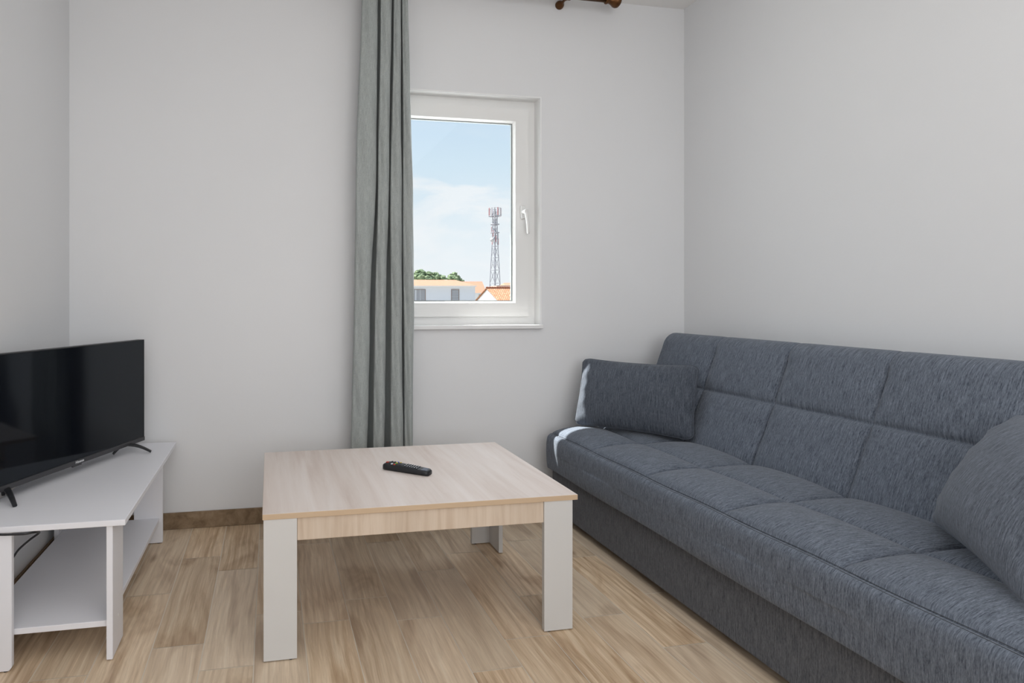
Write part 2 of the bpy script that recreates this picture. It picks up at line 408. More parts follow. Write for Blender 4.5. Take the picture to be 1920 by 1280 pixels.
def px2x(px, Y): return 5.4997*(px-506)/(6750-px)*Y
def curtain():
    Yc = 2.565
    # folds: (left, right) in the same order at three heights -> metres along the wall
    lev = [
        (2.429, [(679,708),(713,734),(738,750),(753,762)], .030),
        (1.50, [(667,703),(708,727),(731,751),(754,772)], .040),
        (.95,  [(664,692),(701,722),(731,752),(755,774)], .045),
        (.02,  [(654,684),(697,716),(731,754),(757,769)], .052)]
    prof = []
    for z, folds, amp in lev:
        P = []
        n = len(folds)
        xs = [(px2x(a, Yc), px2x(b, Yc)) for a, b in folds]
        for i, (a, b) in enumerate(xs):
            w = b-a
            P += [(a+.002, .012), (a, -.012-amp*.3), (a+w*.18, -amp*.75), (a+w*.5, -amp), (a+w*.8, -amp*.8), (b, -amp*.35), (b-.001, .010)]
            if i < n-1:
                c = xs[i+1][0]; P += [((b+c)/2-.001, amp*1.25), ((b+c)/2+.001, amp*1.3)]
        prof.append((z, P))
    # catmull-rom across, cubic-ish down
    def cr(p0, p1, p2, p3, t):
        return tuple(.5*((2*p1[k]) + (-p0[k]+p2[k])*t + (2*p0[k]-5*p1[k]+4*p2[k]-p3[k])*t*t + (-p0[k]+3*p1[k]-3*p2[k]+p3[k])*t**3) for k in range(2))
    def at(z):
        for (za, A), (zb, B) in zip(prof[:-1], prof[1:]):
            if z >= zb - 1e-9:
                t = (za-z)/(za-zb); t = smoothstep(t)*.5 + t*.5
                return [(a[0]*(1-t)+b[0]*t, a[1]*(1-t)+b[1]*t) for a, b in zip(A, B)]
        return prof[-1][1]
    NZ, SUB = 90, 4
    V, F, UVs = [], [], []
    cols = None
    for iz in range(NZ+1):
        z = 2.429 - (2.429-.02)*iz/NZ
        P = at(z); Q = []
        for i in range(len(P)-1):
            p0 = P[max(i-1,0)]; p3 = P[min(i+2, len(P)-1)]
            for s in range(SUB): Q.append(cr(p0, P[i], P[i+1], p3, s/SUB))
        Q.append(P[-1]); cols = len(Q); arc = 0
        for k, q in enumerate(Q):
            wob = .0022*sin(z*11+k*.35) + .0016*sin(z*23+k*.9)
            low = max(0, .75-z)
            wob += low*.006*sin(z*34+k*.55)*sin(k*.21+z*5)
            if z < .6: wob += -.003*math.exp(-((z-.56)/.012)**2)
            if k: arc += sqrt((q[0]-Q[k-1][0])**2 + (q[1]-Q[k-1][1])**2)
            V.append((q[0] + .0012*sin(z*6+k*.2), Yc + q[1] + wob, z)); UVs.append((arc, z))
    for iz in range(NZ):
        for k in range(cols-1):
            a = iz*cols+k; F.append((a, a+1, a+cols+1, a+cols))
    me = bpy.data.meshes.new('curtain'); me.from_pydata(V, [], F)
    ul = me.uv_layers.new(name='UVMap')
    for lp in me.loops: ul.data[lp.index].uv = UVs[lp.vertex_index]
    o = link('curtain', me, M['curtain'], None, True)
    md = o.modifiers.new('thick', 'SOLIDIFY'); md.thickness = .0022; md.offset = 0
    tag(o, 'long grey linen curtain bunched at the left of the window', 'curtain')
curtain()

# ------------------------------------------------------------------ sofa
SX0, SY0, SY1 = 1.262, .43, 2.553
COL = .354; NC = 6
seamsY = [SY1 - COL*i for i in range(NC+1)]
def cellY(y):
    u = (SY1 - y)/COL; i = min(NC-1, max(0, int(u))); return u - i
def puff(a, p=2.2): return max(0, 1 - abs(2*a-1)**p)
def crease(d, s=.011): return 1 - math.exp(-max(0, d)/s)
def swept(name, profile, ny, y0, y1, disp, mat, parent, rnd=.03, center=None, vscale=None):
    """profile: list of (x,z,nx,nz,tagval,arclen) closed loop; swept along Y with displacement disp(j,y)"""
    P = profile; n = len(P)
    if center is None: center = (sum(p[0] for p in P)/n, sum(p[1] for p in P)/n)
    ys = []
    K = 8
    for k in range(K+1): ys.append(y1 - rnd*(1-cos(pi/2*k/K)))
    for k in range(1, ny): ys.append((y1-rnd) + (y0+rnd-(y1-rnd))*k/ny)
    for k in range(K, -1, -1): ys.append(y0 + rnd*(1-cos(pi/2*k/K)))
    V, F, UV = [], [], []
    for y in ys:
        e = min(y1-y, y-y0); ins = 0
        if e < rnd: ins = rnd*(1 - sqrt(max(0, 1-((rnd-e)/rnd)**2)))
        for j, p in enumerate(P):
            d = disp(j, y) if e > 0 else 0
            d = d*smoothstep(min(1, e/.03)) - ins
            V.append((p[0]+p[2]*d, y, p[1]+p[3]*d)); UV.append((y, p[5]))
    m = len(ys)
    for i in range(m-1):
        for j in range(n):
            a, b = i*n+j, i*n+(j+1) % n
            F.append((a, b, b+n, a+n))
    # end caps
    F.append(tuple(range(n))[::-1]); F.append(tuple((m-1)*n+j for j in range(n)))
    me = bpy.data.meshes.new(name); me.from_pydata(V, [], F)
    ul = me.uv_layers.new(name='UVMap'); L = P[-1][5] + .01
    for poly in me.polygons:
        cap = len(poly.vertices) > 4
        js = [v % n for v in poly.vertices]
        for li, v in zip(poly.loop_indices, poly.vertices):
            if cap: ul.data[li].uv = (V[v][0], V[v][2])
            else:
                u = UV[v]; vv = u[1]
                if v % n == 0 and max(js) > n/2: vv = L
                ul.data[li].uv = (u[0], vv)
    bm = bmesh.new(); bm.from_mesh(me); bmesh.ops.recalc_face_normals(bm, faces=bm.faces[:]); bm.to_mesh(me); bm.free()
    return link(name, me, mat, parent, True)
def resample(ctrl, step=.0035):
    """ctrl: list of (x,z) closed, returns profile with normals and arclength; rounded by chaikin"""
    P = ctrl[:]
    for _ in range(3):
        Q = []
        for i in range(len(P)):
            a, b = P[i], P[(i+1) % len(P)]
            Q += [(a[0]*.75+b[0]*.25, a[1]*.75+b[1]*.25), (a[0]*.25+b[0]*.75, a[1]*.25+b[1]*.75)]
        P = Q
    out = []
    for i in range(len(P)):
        a, b = P[i], P[(i+1) % len(P)]; d = sqrt((a[0]-b[0])**2+(a[1]-b[1])**2); k = max(1, int(d/step))
        for s in range(k): out.append((a[0]+(b[0]-a[0])*s/k, a[1]+(b[1]-a[1])*s/k))
    n = len(out); res = []; arc = 0
    area = sum(out[i][0]*out[(i+1)%n][1]-out[(i+1)%n][0]*out[i][1] for i in range(n))
    sg = 1 if area > 0 else -1
    for i, p in enumerate(out):
        a, b = out[i-5], out[(i+5) % n]; tx, tz = b[0]-a[0], b[1]-a[1]; L = sqrt(tx*tx+tz*tz) or 1
        if i: arc += sqrt((p[0]-out[i-1][0])**2+(p[1]-out[i-1][1])**2)
        res.append((p[0], p[1], sg*tz/L, -sg*tx/L, 0, arc))
    return res
sofa = empty('sofa', (1.6, 1.49, 0), 'long slate-grey armless sofa with quilted seat and backrest along the right wall', 'sofa')
# seat
XM = 1.517
seat_ctrl = [(1.272,.212),(1.262,.235),(1.260,.30),(1.262,.355),(1.272,.377),(1.30,.388),(1.40,.398),(1.517,.400),(1.64,.400),(1.75,.396),(1.775,.36),(1.775,.25),(1.77,.212),(1.52,.205)]
SP = resample(seat_ctrl)
def seat_disp(j, y):
    x, z = SP[j][0], SP[j][1]
    if z < .30 or SP[j][3] < .0: 
        return .004*sin(y*9.1+1)*sin(z*30) if SP[j][2] < -.5 else 0
    if x < 1.292:
        # rounded front roll, cross seams pinch slightly
        return -.003*math.exp(-((x-1.290)/.006)**2) + .0015*sin(y*17)
    a = cellY(y)
    b = (x-1.292)/(XM-1.292) if x < XM else (x-XM)/(1.76-XM)
    b = max(0, min(1, b))
    da = min(a, 1-a)*COL; wb = .225
    db = min(b, 1-b)*wb if x > XM or b > .5 else (1-b)*wb if b > .5 else b*wb
    h = .017*puff(a, 2.0)*puff(b, 2.0) + .009*crease(da, .016)*crease(db, .016) + .0065*crease(da, .0035)*crease(db, .0035)
    return h - .005
swept('seat', SP, 640, SY0, SY1, seat_disp, M['sofa_up'], sofa, .022)
# backrest
back_ctrl = [(1.715,.375),(1.722,.42),(1.768,.52),(1.808,.622),(1.838,.70),(1.868,.775),(1.885,.806),(1.915,.822),(1.950,.822),(1.985,.80),(1.99,.75),(1.955,.60),(1.90,.42),(1.87,.36),(1.80,.345),(1.74,.35)]
BP = resample(back_ctrl)
def back_disp(j, y):
    x, z, nx, nz = BP[j][:4]
    if nx > .35: return 0
    a = cellY(y)
    if z < .38: return 0
    if z < .622: b = (z-.36)/(.622-.36)
    else:
        # upper cell wraps over the top
        b = (z-.622)/(.83-.622)*.72 if nx < -.3 else .72 + .28*min(1, max(0, (nx+.3)/.65))
    b = max(0, min(1, b)); top = max(0, min(1, (z-.765)/.06)) if z > .622 else 0
    if nx > -.3: top = 1
    da = min(a, 1-a)*COL; db = min(b, 1-b)*.24
    pa = puff(a, 2.2); ca = crease(da, .012)
    h = (.008*puff(b, 2.2) + .004)*(pa*(1-top)+top) + .011*(ca*(1-.85*top)+.85*top)*crease(db, .013) + .0065*(crease(da, .0035)*(1-.6*top)+.6*top)*crease(db, .0035)
    return h - .006
swept('backrest', BP, 640, SY0, SY1-.003, back_disp, M['sofa_up'], sofa, .028)
# seat stitching (double row following the front edge) 
def edge_line(x, z, off):
    pts = []
    for k in range(121):
        y = SY0+.02 + (SY1-SY0-.04)*k/120
        pts.append((x, y, z + .0015*sin(y*17)))
    return pts
def surf_z(x):
    # height of undisplaced top at x
    best = min((p for p in SP if p[3] > 0), key=lambda p: abs(p[0]-x)); return best[1]
for xx in (1.2835, 1.2925):
    tube('stitching', edge_line(xx, surf_z(xx)-.0012, 0), .0008, M['thread'], sofa, 6)
# base
def base():
    bm = bmesh.new()
    boxbm(bm, 1.292, 1.90, SY0+.03, SY1-.012, .030, .216, .008, 3)
    me = bpy.data.meshes.new('base'); bmesh.ops.recalc_face_normals(bm, faces=bm.faces[:])
    uvl = bm.loops.layers.uv.new('UVMap')
    for f in bm.faces:
        nrm = f.normal
        for lp in f.loops:
            c = lp.vert.co
            lp[uvl].uv = (c.y, c.z) if abs(nrm.x) > .5 else ((c.x, c.z) if abs(nrm.y) > .5 else (c.x, c.y))
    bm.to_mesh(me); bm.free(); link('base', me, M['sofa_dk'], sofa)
base()
for fx in (1.36, 1.82):
    for fy in (SY0+.12, SY1-.12):
        lathe('foot', (fx, fy, 0), (0,0,1), [(0,.02),(.004,.022),(.028,.024),(.032,.024)], M['blackfoot'], sofa, 20)
# back hinge panel joining the base to the back
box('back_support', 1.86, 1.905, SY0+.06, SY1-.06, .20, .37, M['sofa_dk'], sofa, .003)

# ------------------------------------------------------------------ cushions
def cushion(name, c, u, v, w, h, T, label, seed=0, mat='cushion'):
    rnd = random.Random(seed)
    u = Vector(u).normalized(); v = Vector(v); v = (v - u*v.dot(u)).normalized(); nrm = u.cross(v).normalized()
    c = Vector(c); N = 44; K = 30
    root = bpy.data.objects.new(name, None); C.objects.link(root); root.location = c - v*h/2
    tag(root, label, 'cushion')
    def pos(a, b, side):
        # outline slightly concave edges, pointed corners
        ca = a*(1 - .035*(1-b*b)) ; cb = b*(1 - .07*(1-a*a))
        ra = 1
        k = max(0, abs(a)+abs(b)-1.86)*.35
        ca *= 1-k; cb *= 1-k
        t = (max(0, 1-abs(a)**2.6)*max(0, 1-abs(b)**2.3))**.55
        # sewing puckers along the short ends
        edge = max(0, abs(a)-.72)/.28
        puck = .0035*edge*(1-edge)*4*sin(b*15+seed+ (1 if a > 0 else 0))
        sag = .006*sin(a*3+seed)*sin(b*2.1)
        return c + u*(ca*w/2) + v*(cb*h/2) + nrm*side*(T*t + (puck+sag)*min(1, t*2))
    V, F, UV = [], [], []
    idx = {}
    for side in (1, -1):
        for i in range(N+1):
            for j in range(K+1):
                # cosine spacing tightens the grid towards the seam
                a = -cos(pi*i/N); b = -cos(pi*j/K)
                if side == -1 and (i in (0, N) or j in (0, K)): idx[(side,i,j)] = idx[(1,i,j)]; continue
                idx[(side,i,j)] = len(V); V.append(pos(a, b, side)); UV.append((a*w/2+side, b*h/2))
    for side in (1, -1):
        for i in range(N):
            for j in range(K):
                q = (idx[(side,i,j)], idx[(side,i+1,j)], idx[(side,i+1,j+1)], idx[(side,i,j+1)])
                F.append(q if side == 1 else q[::-1])
    me = bpy.data.meshes.new('cover'); me.from_pydata(V, [], F)
    ul = me.uv_layers.new(name='UVMap')
    for lp in me.loops: ul.data[lp.index].uv = UV[lp.vertex_index]
    link('cover', me, M[mat], root, True)
    loop = []
    for i in range(N): loop.append(pos(-cos(pi*i/N), -1, 1))
    for j in range(K): loop.append(pos(1, -cos(pi*j/K), 1))
    for i in range(N, 0, -1): loop.append(pos(-cos(pi*i/N), 1, 1))
    for j in range(K, 0, -1): loop.append(pos(-1, -cos(pi*j/K), 1))
    L2 = [loop[0]]
    for p in loop[1:]:
        if (p-L2[-1]).length > .003: L2.append(p)
    tube('seam', L2, .0028, M[mat], root, 8, True)
    return root
cushion('cushion', (1.584, 2.349, .574), (.631,-.776,0), (.088,.071,.30), .498, .318, .070,
        'slate-grey cushion at the window end of the sofa, partly in sunlight', 1)
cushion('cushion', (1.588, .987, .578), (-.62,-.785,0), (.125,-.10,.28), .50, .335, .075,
        'slate-grey cushion leaning at the near end of the sofa', 5, 'sofa_up')  # same cloth as the far cushion; paler material paints the extra light here

# ------------------------------------------------------------------ coffee table
TX0, TX1, TY0, TY1, TZ = -.0205, .9200, 1.643, 2.312, .4094
table = empty('coffee_table', (.45, 1.98, 0), 'low coffee table with pale wood top and white legs beside the sofa', 'table')
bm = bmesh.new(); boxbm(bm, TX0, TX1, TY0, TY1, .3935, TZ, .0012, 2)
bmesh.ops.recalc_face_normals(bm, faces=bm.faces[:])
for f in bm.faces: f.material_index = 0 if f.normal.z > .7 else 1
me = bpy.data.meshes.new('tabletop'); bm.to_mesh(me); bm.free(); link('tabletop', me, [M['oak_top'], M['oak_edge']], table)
t = .0165
lx0, lx1, ly0, ly1 = TX0+.003, TX1-.016, TY0+.002, TY1-.006
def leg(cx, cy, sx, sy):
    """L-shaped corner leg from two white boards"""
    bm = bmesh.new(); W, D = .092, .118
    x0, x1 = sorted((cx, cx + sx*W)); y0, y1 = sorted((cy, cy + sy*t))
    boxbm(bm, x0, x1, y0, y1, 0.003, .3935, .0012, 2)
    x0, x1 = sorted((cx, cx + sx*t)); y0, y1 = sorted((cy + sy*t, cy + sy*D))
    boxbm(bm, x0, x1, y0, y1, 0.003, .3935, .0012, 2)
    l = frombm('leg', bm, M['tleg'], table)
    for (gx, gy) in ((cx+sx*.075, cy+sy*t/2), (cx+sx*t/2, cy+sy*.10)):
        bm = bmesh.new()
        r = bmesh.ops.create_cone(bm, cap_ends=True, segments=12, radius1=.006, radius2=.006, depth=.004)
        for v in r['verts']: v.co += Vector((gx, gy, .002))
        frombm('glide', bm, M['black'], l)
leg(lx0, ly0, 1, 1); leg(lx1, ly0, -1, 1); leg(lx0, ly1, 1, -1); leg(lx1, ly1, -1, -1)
AZ = .3295
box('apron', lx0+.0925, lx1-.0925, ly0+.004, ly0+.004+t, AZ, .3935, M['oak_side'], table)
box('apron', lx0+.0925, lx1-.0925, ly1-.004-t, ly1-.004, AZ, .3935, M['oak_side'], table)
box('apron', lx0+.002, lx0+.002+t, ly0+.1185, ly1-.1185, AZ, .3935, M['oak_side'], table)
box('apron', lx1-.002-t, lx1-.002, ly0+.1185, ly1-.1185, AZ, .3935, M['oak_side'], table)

# ------------------------------------------------------------------ remote control
def remote():
    p0, p1 = Vector((.397, 2.020, 0)), Vector((.531, 1.912, 0))
    ctr = (p0+p1)/2; d = (p1-p0).normalized(); ang = math.atan2(d.y, d.x); L = (p1-p0).length
    root = empty('remote_control', (ctr.x, ctr.y, TZ), 'black remote control lying on the wooden coffee table', 'remote control')
    R = Matrix.Translation((ctr.x, ctr.y, TZ+.0005)) @ Matrix.Rotation(ang, 4, 'Z')
    bm = bmesh.new(); NS = 26; prev = None; rings = []
    for i in range(NS+1):
        s = -L/2 + L*i/NS; e = min(i, NS-i)/NS*L
        rr = 1 if e > .018 else .72 + .28*sqrt(max(0, 1-((.018-e)/.018)**2))
        wd = .0225*rr; hh = .019 + .003*cos(pi*(i/NS-.2)); hh *= (.82+.18*min(1, e/.008))
        ring = []
        for x, z in ((-.7,0),(.7,0),(.96,.12),(1,.45),(.97,.80),(.86,.97),(.5,1.02),(0,1.03),(-.5,1.02),(-.86,.97),(-.97,.80),(-1,.45),(-.96,.12)):
            ring.append(bm.verts.new(R @ Vector((s, x*wd, z*hh))))
        rings.append(ring)
    for a, b in zip(rings[:-1], rings[1:]):
        for k in range(13): bm.faces.new((a[k], a[(k+1)%13], b[(k+1)%13], b[k]))
    bm.faces.new(rings[0][::-1]); bm.faces.new(rings[-1])
    frombm('body', bm, M['remote'], root, True)
    def topz(s): return (.019 + .003*cos(pi*((s+L/2)/L-.2)))*1.02
    def key(s, y, ls, wy, mat, name='button', lab=None, h=.0022):
        bm = bmesh.new(); z = topz(s)
        boxbm(bm, s-ls/2, s+ls/2, y-wy/2, y+wy/2, z-.0012, z+h, .0008, 2, mat=R)
        o = frombm(name, bm, mat, root)
        if lab: o['label'] = lab
        return o
    key(-.075, .0, .009, .009, M['red'], 'button', 'red power button')
    for y in (-.012, 0, .012): key(-.063, y, .006, .008, M['key'])
    for y in (-.012, .012): key(-.052, y, .006, .008, M['keyw'] if y < 0 else M['key'])
    # coloured keys
    for y, c, nm in ((-.0145,'red','red'), (-.005,'green','green'), (.005,'yellow','yellow'), (.0145,'blue','blue')):
        key(-.041, y, .006, .0075, M[c], 'button', nm+' button')
    # navigation ring
    lathe('navigation_ring', R @ Vector((-.022, 0, topz(-.022)-.001)), (0,0,1), [(0,.0125),(.0025,.012),(.003,.010),(.0022,.006),(.003,.005),(.003,.001)], M['key'], root, 24)
    key(-.031, .016, .005, .004, M['yellow'], 'button', 'yellow button')
    for i in range(6):
        for y in (-.012, 0, .012):
            s = -.002 + i*.0088
            k = key(s, y, .0055, .008, M['key'])
            bm = bmesh.new(); z = topz(s)+.0022
            boxbm(bm, s-.0017, s+.0017, y-.0022, y+.0022, z-.0002, z+.0002, 0, 1, mat=R)
            bm2 = frombm('key_print', bm, M['keyw'], k)
    key(.067, 0, .020, .030, M['greyp'], 'end_pad', 'grey blue pad at the end', .0005)
remote()

# ------------------------------------------------------------------ TV stand
stand = empty('tv_stand', (-.6, 2.17, 0), 'white low television stand with an open lower shelf', 'tv stand')
box('top_panel', -.812, -.394, 1.7235, 2.627, .3755, .3920, M['white'], stand, .0015)
box('shelf', -.792, -.446, 1.748, 2.528, .088, .1045, M['white'], stand, .0015)
def chamfer_panel(name, pts, axis, a0, a1):
    """board outline pts in (s,z), extruded between a0 and a1 on the other axis"""
    bm = bmesh.new()
    f = [bm.verts.new((a0, s, z) if axis == 'X' else (s, a0, z)) for s, z in pts]
    g = [bm.verts.new((a1, s, z) if axis == 'X' else (s, a1, z)) for s, z in pts]
    n = len(pts); bm.faces.new(f); bm.faces.new(g[::-1])
    for i in range(n): bm.faces.new((f[i], g[i], g[(i+1)%n], f[(i+1)%n]))
    bmesh.ops.bevel(bm, geom=bm.edges[:], offset=.0012, segments=2, affect='EDGES')
    return frombm(name, bm, M['white'], stand)
zt, zb = .3755, .003
rl = chamfer_panel('leg', [(1.732,zb),(1.850,zb),(1.850,zt),(1.732,zt)], 'X', -.4455, -.4290)
chamfer_panel('leg', [(-.545,zb),(-.434,zb),(-.434,zt),(-.545,zt)], 'Y', 2.529, 2.545)
chamfer_panel('leg', [(-.790,zb),(-.690,zb),(-.683,.012),(-.683,zt),(-.790,zt)], 'Y', 1.7265, 1.7425)
chamfer_panel('leg', [(2.42,zb),(2.53,zb),(2.53,zt),(2.42,zt)], 'X', -.8095, -.793)
lathe('screw_cover', (-.4290, 1.795, .094), (1,0,0), [(0,.0045),(.0006,.0045),(.001,.003)], M['screw'], rl, 16)
for gx, gy in ((-.437,1.76),(-.437,1.82),(-.52,2.537),(-.45,2.537),(-.77,1.7345),(-.70,1.7345),(-.801,2.45),(-.801,2.51)):
    bm = bmesh.new(); r = bmesh.ops.create_cone(bm, cap_ends=True, segments=10, radius1=.006, radius2=.006, depth=.004)
    for v in r['verts']: v.co += Vector((gx, gy, .002))
    frombm('glide', bm, M['black'], stand)

# ------------------------------------------------------------------ television
def tv():
    u = Vector((.424, .9057, 0)).normalized(); nr = Vector((u.y, -u.x, 0))
    K = Vector((-.508, 2.537, 0)); W = .738; zb_, zt_ = .425, .838
    root = empty('television', tuple(K - u*W/2 + Vector((0,0,.392))), 'black flatscreen television on the white stand', 'television')
    B = Matrix(((-u.x, nr.x, 0, K.x), (-u.y, nr.y, 0, K.y), (0, 0, 1, 0), (0, 0, 0, 1)))   # local: s (leftwards), n (forwards), z
    def tb(name, s0, s1, n0, n1, z0, z1, mat, par=root, bev=.0015, seg=2):
        bm = bmesh.new(); boxbm(bm, s0, s1, n0, n1, z0, z1, bev, seg, mat=B); return frombm(name, bm, mat, par)
    body = tb('housing', 0, W, -.030, -.0005, zb_+.004, zt_, M['black'], bev=.003)
    tb('rear_housing', .10, W-.10, -.072, -.030, zb_+.02, zb_+.27, M['black'], bev=.012, seg=3)
    tb('screen', .0035, W-.0035, -.001, .0008, zb_+.0175, zt_-.0035, M['screen'], bev=0)
    tb('lower_bezel', -.0015, W+.0015, -.028, .004, zb_, zb_+.0165, M['bezel'], bev=.002)
    fr = bmesh.new()
    boxbm(fr, 0, W, -.002, .0022, zt_-.0035, zt_, .0008, 1, mat=B)
    boxbm(fr, 0, .0035, -.002, .0022, zb_+.0165, zt_-.0035, .0008, 1, mat=B)
    boxbm(fr, W-.0035, W, -.002, .0022, zb_+.0165, zt_-.0035, .0008, 1, mat=B)
    frombm('thin_bezel', fr, M['black'], root)
    tb('sensor_pod', W/2-.022, W/2+.020, -.004, .0035, zb_-.005, zb_+.001, M['bezel'], bev=.0015)
    # maker's name
    cu = bpy.data.curves.new('logo', 'FONT'); cu.body = 'Hisense'; cu.size = .0125; cu.extrude = .0002
    cu.align_x = 'CENTER'; cu.align_y = 'CENTER'; cu.offset = .00018
    tmp = bpy.data.objects.new('tmp', cu); C.objects.link(tmp)
    dg = bpy.context.evaluated_depsgraph_get(); me = bpy.data.meshes.new_from_object(tmp.evaluated_get(dg))
    C.objects.unlink(tmp); bpy.data.objects.remove(tmp)
    # text x runs towards the viewer's right = -s
    for v in me.vertices:
        x, y, z = v.co; v.co = B @ Vector((.358 - x, .0045 + z, zb_+.0092 + y))
    me.materials.clear(); link('logo', me, M['logo'], root)
    # feet
    for s, tf, tr in ((.09, .053, .122), (W-.09, W-.048, W-.122)):
        bm = bmesh.new(); top = zb_+.004
        def bar(p0, p1, w0, w1, h0, h1):
            p0, p1 = Vector(p0), Vector(p1); ax = (p1-p0).normalized(); side = ax.cross(Vector((0,0,1))).normalized(); upv = side.cross(ax)
            rings = []
            for k in range(7):
                t_ = k/6; p = p0.lerp(p1, t_); p.z += .006*sin(pi*t_)
                w = w0+(w1-w0)*t_; h = h0+(h1-h0)*t_
                rings.append([bm.verts.new(B @ (p + side*a*w/2 + upv*b*h/2)) for a, b in ((-1,-.5),(-.6,-1),(.6,-1),(1,-.5),(1,.5),(.6,1),(-.6,1),(-1,.5))])
            for a, b in zip(rings[:-1], rings[1:]):
                for k in range(8): bm.faces.new((a[k], a[(k+1)%8], b[(k+1)%8], b[k]))
            bm.faces.new(rings[0][::-1]); bm.faces.new(rings[-1])
        bar((s, -.006, top), (tf, .072, .3965), .020, .012, .012, .008)
        bar((s, -.018, top), (tr, -.050, .3955), .018, .011, .012, .008)
        frombm('foot', bm, M['black'], root)
tv()

# cable hanging over the front of the stand
def smooth_path(P, n=8):
    P = [Vector(p) for p in P]; out = []
    for i in range(len(P)-1):
        p0, p1, p2, p3 = P[max(i-1,0)], P[i], P[i+1], P[min(i+2,len(P)-1)]
        for s in range(n):
            t_ = s/n
            out.append(.5*((2*p1)+(-p0+p2)*t_+(2*p0-5*p1+4*p2-p3)*t_*t_+(-p0+3*p1-3*p2+p3)*t_**3))
    out.append(P[-1]); return out
cab = tube('power_cable', smooth_path([(-.802,1.717,.396),(-.79,1.712,.392),(-.765,1.712,.383),(-.735,1.713,.3795),(-.700,1.714,.3755),(-.668,1.716,.3735),(-.645,1.718,.3725),(-.628,1.735,.3690),
        (-.632,1.775,.352),(-.665,1.80,.325),(-.705,1.83,.288),(-.735,1.86,.250),(-.775,1.868,.200),(-.803,1.872,.150),(-.812,1.88,.095),(-.814,1.90,.03),(-.814,1.96,.004),(-.812,2.10,.0035)]), .0031, M['black'], None, 10)
tag(cab, 'black cable looping below the front edge of the white television stand', 'cable')

# ------------------------------------------------------------------ outdoors
GZ = -6.5
M['ext_wall'] = plain('pale_render', (.50,.525,.585), .9)
M['ext_white'] = plain('white_render', (.62,.61,.60), .9)
M['roof_a'] = tile_roof_mat('terracotta_soft', (.44,.225,.145), (.50,.27,.18), 3, 3)
M['roof_c'] = tile_roof_mat('terracotta_tile', (.38,.17,.085), (.56,.33,.20), 3.2, 2.6)
M['shutter'] = plain('grey_shutter', (.24,.25,.28), .8)
M['brownf'] = plain('brown_frame', (.16,.11,.09), .7)
M['ground'] = plain('outdoor_ground', (.45,.43,.38), .95)
M['steel_g'] = plain('mast_steel', (.26,.26,.30), .7, 0)
M['steel_r'] = plain('mast_red', (.38,.18,.19), .7)
M['ant'] = plain('antenna_panel', (.36,.35,.37), .6)
M['bark'] = plain('pine_bark', (.14,.10,.07), .9)
def leaves_mat():
    m, n, l, b = nt('pine_foliage'); tc = n.new('ShaderNodeTexCoord')
    f = noise(n, l, tc.outputs['Object'], 1.6, 6)
    r = ramp(n, [(.35, (.06,.10,.045)), (.65, (.20,.25,.14))]); l.new(f, r.inputs['Fac']); l.new(r.outputs['Color'], b.inputs['Base Color'])
    b.inputs['Roughness'].default_value = .9; return m
M['leaf'] = leaves_mat()
bm = bmesh.new()
for p in ((-180,3.2),(260,3.2),(260,420),(-180,420)): bm.verts.new((p[0],p[1],GZ))
bm.faces.new(bm.verts[:]); g = frombm('ground_outside', bm, M['ground']); g.name = 'ground'; tagc(g, 'ground beyond the window', 'ground')
# lower floors of the house, below the room, so the room stands on something
def axes(): return Vector((CT,-ST,0)), Vector((ST,CT,0))
AX, AY = axes()
def hexa(bm, c0, c1, dz0, dz1, depth):
    """upright block: front edge c0->c1 (xy), back by depth, between heights"""
    a = Vector((c0.x,c0.y,0)); b = Vector((c1.x,c1.y,0)); d = AY*depth
    vs = [bm.verts.new(p + Vector((0,0,z))) for z in (dz0, dz1) for p in (a, b, b+d, a+d)]
    for f in ((0,1,2,3),(7,6,5,4),(0,4,5,1),(1,5,6,2),(2,6,7,3),(3,7,4,0)): bm.faces.new([vs[i] for i in f])
    return vs
def roof_obj(name, quads, mat, parent):
    me = bpy.data.meshes.new(name); V, F, UV = [], [], []
    for q in quads:
        i = len(V); V += [tuple(p) for p in q]; F.append(tuple(range(i, i+len(q))))
        e = (q[1]-q[0]).normalized(); nn = (q[1]-q[0]).cross(q[-1]-q[0]).normalized(); f_ = nn.cross(e)
        UV += [((p-q[0]).dot(e), (p-q[0]).dot(f_)) for p in q]
    me.from_pydata(V, [], F); ul = me.uv_layers.new(name='UVMap')
    for lp in me.loops: ul.data[lp.index].uv = UV[lp.vertex_index]
    return link(name, me, mat, parent)
def win_ext(px0, px1, py0, py1, Z, parent, kind):
    a, b = far(px0, py1, Z), far(px1, py0, Z); w = (b-a).dot(AX); h = b.z-a.z
    def blk(u0, u1, z0, z1, d0, d1, bm):
        p = a + AX*u0; q = a + AX*u1
        hexa(bm, p + AY*d0, q + AY*d0, a.z+z0, a.z+z1, d1-d0)
    bm = bmesh.new()
    fw = .06
    for r in ((0,fw,0,h),(w-fw,w,0,h),(fw,w-fw,0,fw),(fw,w-fw,h-fw,h)): blk(r[0],r[1],r[2],r[3],-.05,.0,bm)
    o = frombm('window', bm, M['brownf'], parent)
    bm = bmesh.new()
    if kind == 'shutter':
        n_ = 12
        for k in range(n_): blk(fw, w-fw, fw+(h-2*fw)*k/n_, fw+(h-2*fw)*(k+.8)/n_, -.03, -.005, bm)
        frombm('shutter', bm, M['shutter'], o)
    else:
        blk(fw, w*.30, h*.45, h-fw, -.03, -.005, bm); blk(w*.38, w*.62, h*.45, h-fw, -.03, -.005, bm); blk(w*.66, w-fw, fw, h-fw, -.03, -.005, bm)
        frombm('shutter', bm, M['shutter'], o)
